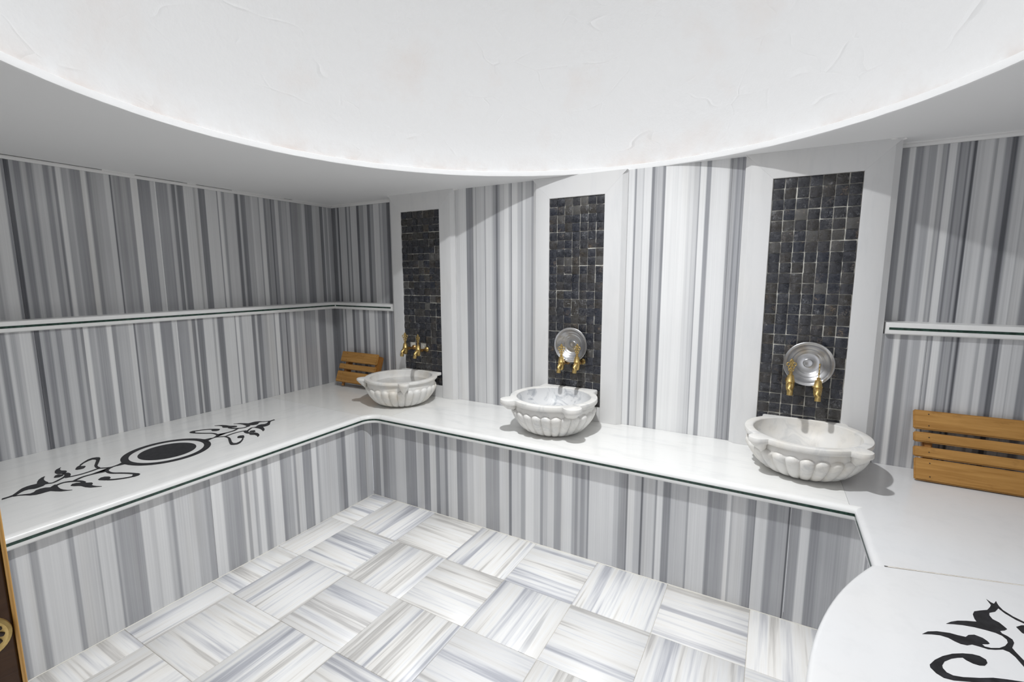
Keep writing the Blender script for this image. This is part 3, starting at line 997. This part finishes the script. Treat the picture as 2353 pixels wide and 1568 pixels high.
def mosaic_panel(label, x0, x1, xi0, xi1, seed, skip=()):
    global TILES
    if TILES is None:
        TILES = [tile_mesh(k % 3) for k in range(9)]
        for me in TILES:
            me.materials.append(MAT['mosaic'])
    rnd = random.Random(seed)
    p = empty('mosaic_panel')
    tag(p, label, 'wall panel', 'mosaic wall panels')
    zt, zm, yf = ZC - .0002, 1.902, -.034
    hb = zt - zm
    z0 = ZB + .0005

    def board(xo, xi):
        s = 1 if xi > xo else -1
        cs = [(xo, -.0005), (xo, -.013), (xo + s * .026, yf + .001), (xo + s * .030, yf), (xi - s * .002, yf), (xi, yf + .002), (xi, -.0005)]
        n = len(cs)
        v = [(x, y, z0) for x, y in cs] + [(x, y, zt - .0001 - hb * abs(x - xo) / abs(xi - xo)) for x, y in cs]
        f = [list(range(n)), list(range(n, 2 * n))[::-1]] + [[i, (i + 1) % n, n + (i + 1) % n, n + i] for i in range(n)]
        return link('frame_board', sharp(mesh('frame_board', v, f), 20), MAT['frame'], p)
    board(x0, xi0)
    board(x1, xi1)
    cs = [(zm, -.0005), (zm, yf + .002), (zm + .002, yf), (zt, yf), (zt, -.0005)]
    n = len(cs)
    v = [(xi0 - (xi0 - x0) * (z - zm) / hb + .0002, y, z) for z, y in cs] + [(xi1 + (x1 - xi1) * (z - zm) / hb - .0002, y, z) for z, y in cs]
    f = [list(range(n)), list(range(n, 2 * n))[::-1]] + [[i, (i + 1) % n, n + (i + 1) % n, n + i] for i in range(n)]
    link('frame_board', sharp(mesh('frame_board', v, f), 20), MAT['frame'], p)
    link('grout_bed', box_mesh('grout_bed', (xi0 + .0005, -.0226, .64), (xi1 - .0005, -.0008, zm - .0005)), MAT['mgrout'], p)
    link('base_stone', box_mesh('base_stone', (xi0 + .0005, -.026, z0), (xi1 - .0005, -.0008, .652)), MAT['frame'], p)
    cols, rows = 7, 25
    px, pz = (xi1 - xi0 - .001) / cols, (zm - .654) / rows
    for r in range(rows):
        drift = rnd.uniform(-.0012, .0012)
        for c in range(cols):
            if (c, r) in skip:
                continue
            o = link('mosaic_tile', rnd.choice(TILES), None, p)
            o.location = (xi0 + .0005 + px * (c + .5) + rnd.uniform(-.0011, .0011), -.0185 - rnd.uniform(0, .0022), zm - pz * (r + .5) + drift + rnd.uniform(-.0011, .0011))
            o.rotation_euler = (rnd.uniform(-.035, .035), rnd.choice((0, math.pi / 2, math.pi, -math.pi / 2)) + rnd.uniform(-.018, .018), rnd.uniform(-.035, .035))
            s = rnd.uniform(.985, 1.02)
            o.scale = (s, 1, s * pz / px if abs(math.sin(o.rotation_euler[1])) < .5 else s)
    for c, r in skip:
        x, z = xi0 + px * (c + .5), zm - pz * (r + .5)
        bm = bmesh.new()
        bmesh.ops.create_icosphere(bm, subdivisions=2, radius=1)
        for vv in bm.verts:
            k = 1 + .30 * math.sin(vv.co.x * 4 + seed + c) * math.cos(vv.co.z * 5 + r)
            vv.co = Vector((x + vv.co.x * .030 * k, -.0185 + vv.co.y * .0045, z + vv.co.z * .026 * k))
        me = bpy.data.meshes.new('plaster_patch')
        bm.to_mesh(me)
        bm.free()
        link('plaster_patch', me, MAT['plaster_patch'], p)
    return p


def build_panels():
    mosaic_panel('white marble frame around a dark mosaic strip, leftmost panel, in full shade at its top', .661, 1.251, .7804, 1.1296, 3, ((1, 19), (3, 19), (2, 20)))
    mosaic_panel('white marble frame around a dark mosaic strip, middle of the three panels', 1.852, 2.440, 1.9689, 2.3139, 4)
    mosaic_panel('white marble frame around a dark mosaic strip, rightmost and largest looking panel', 3.026, 3.633, 3.1504, 3.5051, 5)


# ------------------------------------------------------------------ basins


def basin(label, cx, cy, H, mat, lug_r, lug_c, bracket, rim_t, water=None, inner=None):
    o = empty('stone_basin', (cx, cy, ZB))
    tag(o, label, 'basin', 'fluted marble basins')
    back = -.0345 - cy              # local y of the flat back
    NL, SUB = 26, 10
    seg = NL * SUB
    prof = [(0, .125), (.006, .142), (.02, .163), (.045, .188), (.08, .213), (.115, .229), (.14, .234)]

    def base_r(z):
        zz = z / H * .19
        pts = prof + [(.15, .233), (.165, .229), (.19, .229)]
        for (za, ra), (zb_, rb) in zip(pts, pts[1:]):
            if zz <= zb_:
                t = (zz - za) / (zb_ - za)
                return ra + (rb - ra) * t
        return pts[-1][1]
    ztop = H * .70
    zs = [H * k / 100 for k in (0, 2, 4, 7, 11, 16, 22, 28, 34, 40, 46, 52, 56, 60, 63, 65.5, 67.5, 69, 70, 72, 76, 80)] + [H - rim_t + .002]
    v, f = [], []
    wl = .235 * 2 * math.pi / NL / 2
    for z in zs:
        for k in range(seg):
            a = 2 * math.pi * k / seg
            u = ((k % SUB) / SUB) * 2 - 1
            d = (z - (ztop - wl)) / wl
            s = 1 - u * u * .98 - (max(d, 0) ** 2)
            r = base_r(z)
            low = min(1, .5 + z / (.10 * H) * .5)
            add = .0185 * math.sqrt(s) * low - .003 if s > 0 else -.003
            if z > ztop:
                add = -.003 if z < H * .78 else -.001
            r += add
            x, y = r * math.cos(a), r * math.sin(a)
            v.append((x, min(y, back), z))
    R = len(zs)
    for i in range(R - 1):
        for k in range(seg):
            q = (k + 1) % seg
            f.append([i * seg + k, i * seg + q, (i + 1) * seg + q, (i + 1) * seg + k])
    f.append(list(range(seg))[::-1])
    link('fluted_body', sharp(mesh('fluted_body', v, f), 60), mat, o)
    # rim with rounded lugs and a straight back
    RO, RI = .249, .210
    n = 240
    dirs = [2 * math.pi * k / n for k in range(n)]
    lugs = [(math.radians(-90 - 46), 0), (math.radians(-90 + 46), 1)]

    def out_r(a, grow=0.):
        dx, dy = math.cos(a), math.sin(a)
        r = RO + grow
        for la, _ in lugs:
            lx, ly = lug_c * math.cos(la), lug_c * math.sin(la)
            b = dx * lx + dy * ly
            disc = b * b - (lx * lx + ly * ly) + (lug_r + grow) ** 2
            if disc > 0:
                r = max(r, b + math.sqrt(disc))
        if dy > 0:                    # straight shoulders towards the wall
            tx = (.178 + grow) / abs(dx) if abs(dx) > 1e-6 else 9
            ty = back / dy
            r = max(r, min(tx, ty))
            r = min(r, ty)
        return r
    zl = H - rim_t
    e = .006
    rings = [(RI + .006, zl - .004, None), (RI + .0005, H - .009, None), (RI + .001, H - .004, None), (RI + .003, H - .0012, None), (RI + .007, H, None),
             (None, H, -e), (None, H - .0018, -.0015), (None, H - e, 0.), (None, zl + e, 0.), (None, zl + .001, -.003), (None, zl, -.010), (.216, zl, None)]
    v, f = [], []
    for r, z, g in rings:
        for a in dirs:
            rr = r if g is None else out_r(a, g)
            x, y = rr * math.cos(a), rr * math.sin(a)
            v.append((x, min(y, back), z))
    for i in range(len(rings) - 1):
        for k in range(n):
            q = (k + 1) % n
            f.append([i * n + k, i * n + q, (i + 1) * n + q, (i + 1) * n + k])
    rim = link('rim', sharp(mesh('rim', v, f), 40), mat, o)
    # hollow
    pr = []
    for i in range(13):
        t = i / 12 * math.pi / 2
        pr.append(((RI + .0008) * math.cos(t) if i < 12 else 0, H - .006 - .150 * math.sin(t)))
    hb = lathe('hollow', pr, 72)
    link('hollow', hb, inner or mat, o)
    # carved brackets under the lugs
    for la, _ in lugs:
        v, f = [], []
        lv = [(lug_c, lug_r * .93, zl + .003), (lug_c - .003, lug_r * .80, zl - .010), (lug_c - .012, lug_r * .62, zl - .025), (lug_c - .022, lug_r * .36, zl - bracket * .7), (lug_c - .028, lug_r * .10, zl - bracket)]
        k = 20
        for c, r, z in lv:
            for i in range(k):
                a = 2 * math.pi * i / k
                px, py = c + r * math.cos(a) * .92, r * math.sin(a)
                v.append((px * math.cos(la) - py * math.sin(la), px * math.sin(la) + py * math.cos(la), z))
        for i in range(len(lv) - 1):
            for q in range(k):
                f.append([i * k + q, i * k + (q + 1) % k, (i + 1) * k + (q + 1) % k, (i + 1) * k + q])
        f.append(list(range((len(lv) - 1) * k, len(lv) * k)))
        f.append(list(range(k)))
        link('lug_bracket', sharp(mesh('lug_bracket', v, f), 50), mat, o)
    if water:
        t = math.asin((H - .006 - water) / .150)
        r = (RI + .0008) * math.cos(t) + .001
        wv = [(r * math.cos(2 * math.pi * i / 48), r * math.sin(2 * math.pi * i / 48), water) for i in range(48)]
        tag(link('water_surface', mesh('water_surface', wv, [list(range(48))]), MAT['water'], o), 'still clear water')
    return o


def build_basins():
    basin('cream fluted stone basin half filled with water, in front of the leftmost mosaic panel', .948, -.262, .1905, MAT['basin1'], .036, .262, .062, .020, water=.141)
    basin('grey-veined fluted stone basin with thick rounded lugs, in front of the middle mosaic panel', 2.122, -.284, .2000, MAT['basin2'], .052, .262, .036, .030, inner=MAT['basin2_in'])
    basin('ivory fluted stone basin in front of the rightmost mosaic panel, nearest the camera', 3.356, -.246, .1800, MAT['basin3'], .041, .256, .055, .026)


# ------------------------------------------------------------------ taps and bowls


def torus_mesh(R, r, seg=14, rs=6):
    v, f = [], []
    for i in range(seg):
        a = 2 * math.pi * i / seg
        for j in range(rs):
            b = 2 * math.pi * j / rs
            v.append(((R + r * math.cos(b)) * math.cos(a), r * math.sin(b), (R + r * math.cos(b)) * math.sin(a)))
    for i in range(seg):
        for j in range(rs):
            f.append([i * rs + j, ((i + 1) % seg) * rs + j, ((i + 1) % seg) * rs + (j + 1) % rs, i * rs + (j + 1) % rs])
    return mesh('ring', v, f, True)


def make_tap(label, x, z, turn=0., flange='brass', ywall=-.027):
    o = empty('brass_tap', (x, ywall, z))
    tag(o, label, 'tap', 'brass taps on the mosaic panels')
    rot = Matrix.Rotation(math.radians(90), 4, 'X')      # local z axis of a lathe -> -y
    fl = lathe('wall_flange', [(0, 0), (.0185, 0), (.0195, .004), (.017, .008), (.012, .012), (.0105, .020), (0, .020)], 24)
    fl.transform(rot)
    link('wall_flange', fl, MAT['copper' if flange == 'worn' else 'brass'], o)
    pp = lathe('inlet_pipe', [(0, .012), (.0088, .012), (.0088, .050), (.0115, .051), (.0115, .060), (.0088, .061), (.0088, .088), (0, .088)], 18)
    pp.transform(rot)
    link('inlet_pipe', pp, MAT['copper'], o)
    yb = -.096
    bd = lathe('valve_body', [(0, -.036), (.011, -.036), (.014, -.033), (.0165, -.024), (.0178, -.012), (.0182, .0), (.0180, .008), (.0196, .010), (.0196, .0128), (.0176, .0148), (.0140, .038), (.0130, .042), (.0092, .044), (.0068, .046), (.0068, .050), (.0090, .051), (.0090, .054), (.0060, .056), (0, .057)], 24)
    link('valve_body', bd, MAT['brass'], o).location = (0, yb, 0)
    sp = tube('spout', [(0, yb - .002, -.002), (0, yb - .012, -.003), (0, yb - .020, -.006), (0, yb - .027, -.012), (0, yb - .0325, -.020), (0, yb - .036, -.029), (0, yb - .038, -.038), (0, yb - .039, -.048)], [.0130, .0132, .0133, .0132, .0130, .0127, .0125, .0127], 20)
    link('spout', sp, MAT['brass'], o)
    parts = []
    T = Matrix.Translation
    for px, pz, R in ((0, .1085, .0068), (-.0125, .0945, .0080), (.0125, .0945, .0080), (0, .0925, .0070), (-.0070, .0800, .0062), (.0070, .0800, .0062), (-.0055, .0665, .0050), (.0055, .0665, .0050)):
        parts.append((torus_mesh(R, .0027), T((px, 0, pz))))
    parts.append((lathe('knob', [(0, -.004), (.003, -.003), (.004, 0), (.003, .003), (0, .004)], 10), T((0, 0, .1185))))
    parts.append((lathe('knob', [(0, -.004), (.0035, -.003), (.0045, 0), (.0035, .003), (0, .004)], 10), T((0, 0, .0735))))
    parts.append((box_mesh('stem', (-.0036, -.0020, .052), (.0036, .0020, .112)), T((0, 0, 0))))
    hd = join_meshes('handle', parts)
    h = link('handle', hd, MAT['brass'], o)
    h.location = (0, yb, 0)
    h.rotation_euler = (0, 0, turn)
    return o


def make_bowl(label, x, y, z, tilt=0., yaw=0.):
    o = empty('metal_bowl', (x, y, z))
    tag(o, label, 'bowl', 'metal bowls hung behind the taps')
    inner = [(0, .0415), (.006, .0412), (.012, .0395), (.018, .0395), (.0195, .0420), (.0225, .0430), (.046, .0432), (.0500, .0415), (.0530, .0380), (.0560, .0365), (.0640, .0340), (.0690, .0275), (.0720, .0250), (.0830, .0190), (.0900, .0085), (.0930, .0045), (.0985, .0022), (.1035, .0)]
    outer = [(.1050, .0008), (.1052, .0022), (.1035, .0030), (.0945, .0062), (.0915, .0105), (.0845, .0210), (.0705, .0290), (.0560, .0390), (.0500, .0440), (.0225, .0450), (0, .0450)]
    me = lathe('bowl_shell', inner + outer, 64)
    me.transform(Matrix.Rotation(math.radians(-90), 4, 'X'))     # bottom of the bowl towards +y (the wall)
    link('bowl_shell', me, MAT['steel'], o)
    o.rotation_euler = (tilt, 0, yaw)
    return o


def build_taps():
    make_tap('left brass tap of the pair with no bowl, over the water-filled basin', .868, .9165, math.radians(18), 'worn')
    make_tap('right brass tap of the pair with no bowl, over the water-filled basin', .988, .9105, math.radians(-12))
    make_tap('left brass tap in front of the metal bowl on the middle mosaic panel', 2.098, .918, math.radians(10), 'worn')
    make_tap('right brass tap in front of the metal bowl on the middle mosaic panel', 2.198, .926, math.radians(-6))
    make_tap('left brass tap on the rightmost mosaic panel, its openwork handle facing the room', 3.284, .929, math.radians(14), 'worn')
    make_tap('right brass tap on the rightmost mosaic panel, its handle seen edge-on', 3.396, .914, math.radians(86))
    make_bowl('round shallow metal bowl wedged behind the taps of the middle mosaic panel', 2.136, -.079, 1.029, math.radians(-2))
    make_bowl('round shallow metal bowl wedged behind the taps of the rightmost mosaic panel', 3.355, -.079, 1.023, math.radians(-3))


# ------------------------------------------------------------------ wooden slatted stools leaning on the wall


def stool(label, loc, L, S, lean, slats, rails, rail_w, rail_d, rail_lo, rail_hi, foot):
    """local x along the slats, z up the slope, +y towards the wall; loc = lower left corner of the front face"""
    o = empty('slatted_stool', loc)
    tag(o, label, 'stool', 'wooden slatted stools leaning on the wall')
    o.rotation_euler = (-lean, 0, 0)
    for i, (a, b) in enumerate(slats):
        za, zb_ = S * (1 - b), S * (1 - a)
        j = random.uniform(-.003, .003)
        c = ((L / 2 + j), .009, (za + zb_) / 2)
        me = box_mesh('slat', (-L / 2, -.009, -(zb_ - za) / 2), (L / 2, .009, (zb_ - za) / 2), .0045, 2)
        s = link('slat', me, MAT['wood'], o)
        s.location = c
        s.rotation_euler = (0, random.uniform(-.006, .006), 0)
        for rx in rails:
            for k in ((-.3, .3) if zb_ - za > .06 else (0,)):
                nl = lathe('nail', [(0, 0), (.0028, 0), (.0022, .0012), (0, .0014)], 8)
                nl.transform(Matrix.Rotation(math.radians(90), 4, 'X'))
                nn = link('nail', nl, MAT['nail'], s)
                nn.location = (rx + rail_w / 2 - L / 2, -.0088, k * (zb_ - za))
    for rx in rails:
        me = box_mesh('side_rail', (-(rail_hi - rail_lo) / 2, -rail_w / 2, -rail_d / 2), ((rail_hi - rail_lo) / 2, rail_w / 2, rail_d / 2), .006, 2)
        r = link('side_rail', me, MAT['wood_side'], o)
        # the grain of the rail runs up the slope
        r.matrix_local = Matrix.Translation((rx + rail_w / 2, .0185 + rail_d / 2, (rail_lo + rail_hi) / 2)) @ Matrix(((0, 1, 0), (0, 0, 1), (1, 0, 0))).to_4x4()
        if foot:
            ft = lathe('foot', [(0, -foot), (.012, -foot), (.013, -foot + .006), (.010, -foot * .6), (.014, 0), (.014, .012), (0, .012)], 14)
            q = link('foot', ft, MAT['wood_side'], o)
            q.location = (rx + rail_w / 2, .030, rail_lo + .004)
    return o


def build_stools():
    stool('small wooden slatted stool tipped against the wall in the far left corner', (.135, -.1505, .605), .398, .250, math.radians(20.5),
          ((0, .335), (.405, .575), (.645, 1.0)), (.045, .368), .040, .046, .004, .238, .0335)
    stool('larger wooden slatted stool tipped against the wall behind the right bench', (3.767, -.163, ZB + .0082), .46, .308, math.radians(25.5),
          ((0, .277), (.322, .463), (.525, .672), (.690, 1.0)), (.035, .385), .034, .040, .036, .215, 0)


# ------------------------------------------------------------------ door


def build_door():
    # leaf swung into the room, its free edge just inside the left border of the picture
    ex, ey = 2.352, -2.5130
    hx, hy = 2.256, -3.246
    d = structure('door_1')
    t = Vector((ex - hx, ey - hy, 0))
    W = t.length
    t.normalize()
    d.location = (hx, hy, 0)
    d.rotation_euler = (0, 0, math.atan2(t.y, t.x))
    # local x from hinge to free edge, local -y faces the camera
    me = box_mesh('door_leaf', (-W / 2, -.02, -.965), (W / 2 - .004, .02, .965), .003, 1)
    lf = link('door_leaf', me, MAT['door'], d)
    lf.location = (W / 2, .02, .975)
    e = link('edge_strip', box_mesh('edge_strip', (W - .0038, -.0006, .012), (W + .0006, .0405, 1.938), .0012, 1), MAT['door_edge'], d)
    # round pierced brass rose and knob on the room side
    zk = .985
    rs = lathe('handle_rose', [(0, 0), (.0255, 0), (.0275, .002), (.027, .005), (.0235, .0065), (.0185, .004), (.010, .004), (.009, .010), (0, .010)], 36)
    rs.transform(Matrix.Rotation(math.radians(90), 4, 'X'))
    k = link('handle_rose', rs, MAT['brass'], d)
    k.location = (W - .033, -.0002, zk)
    for i in range(12):
        a = 2 * math.pi * i / 12
        h = link('rose_slot', box_mesh('rose_slot', (-.0056, -.0014, -.0026), (.0056, .0014, .0026), .001, 1), MAT['nail'], k)
        h.location = (.0150 * math.cos(a), -.0046, .0150 * math.sin(a))
        h.rotation_euler = (0, -a + .5, 0)


build_floor()
build_walls()
build_ceiling()
build_benches()
build_panels()
build_ledges()
build_door()
build_basins()
build_taps()
build_stools()
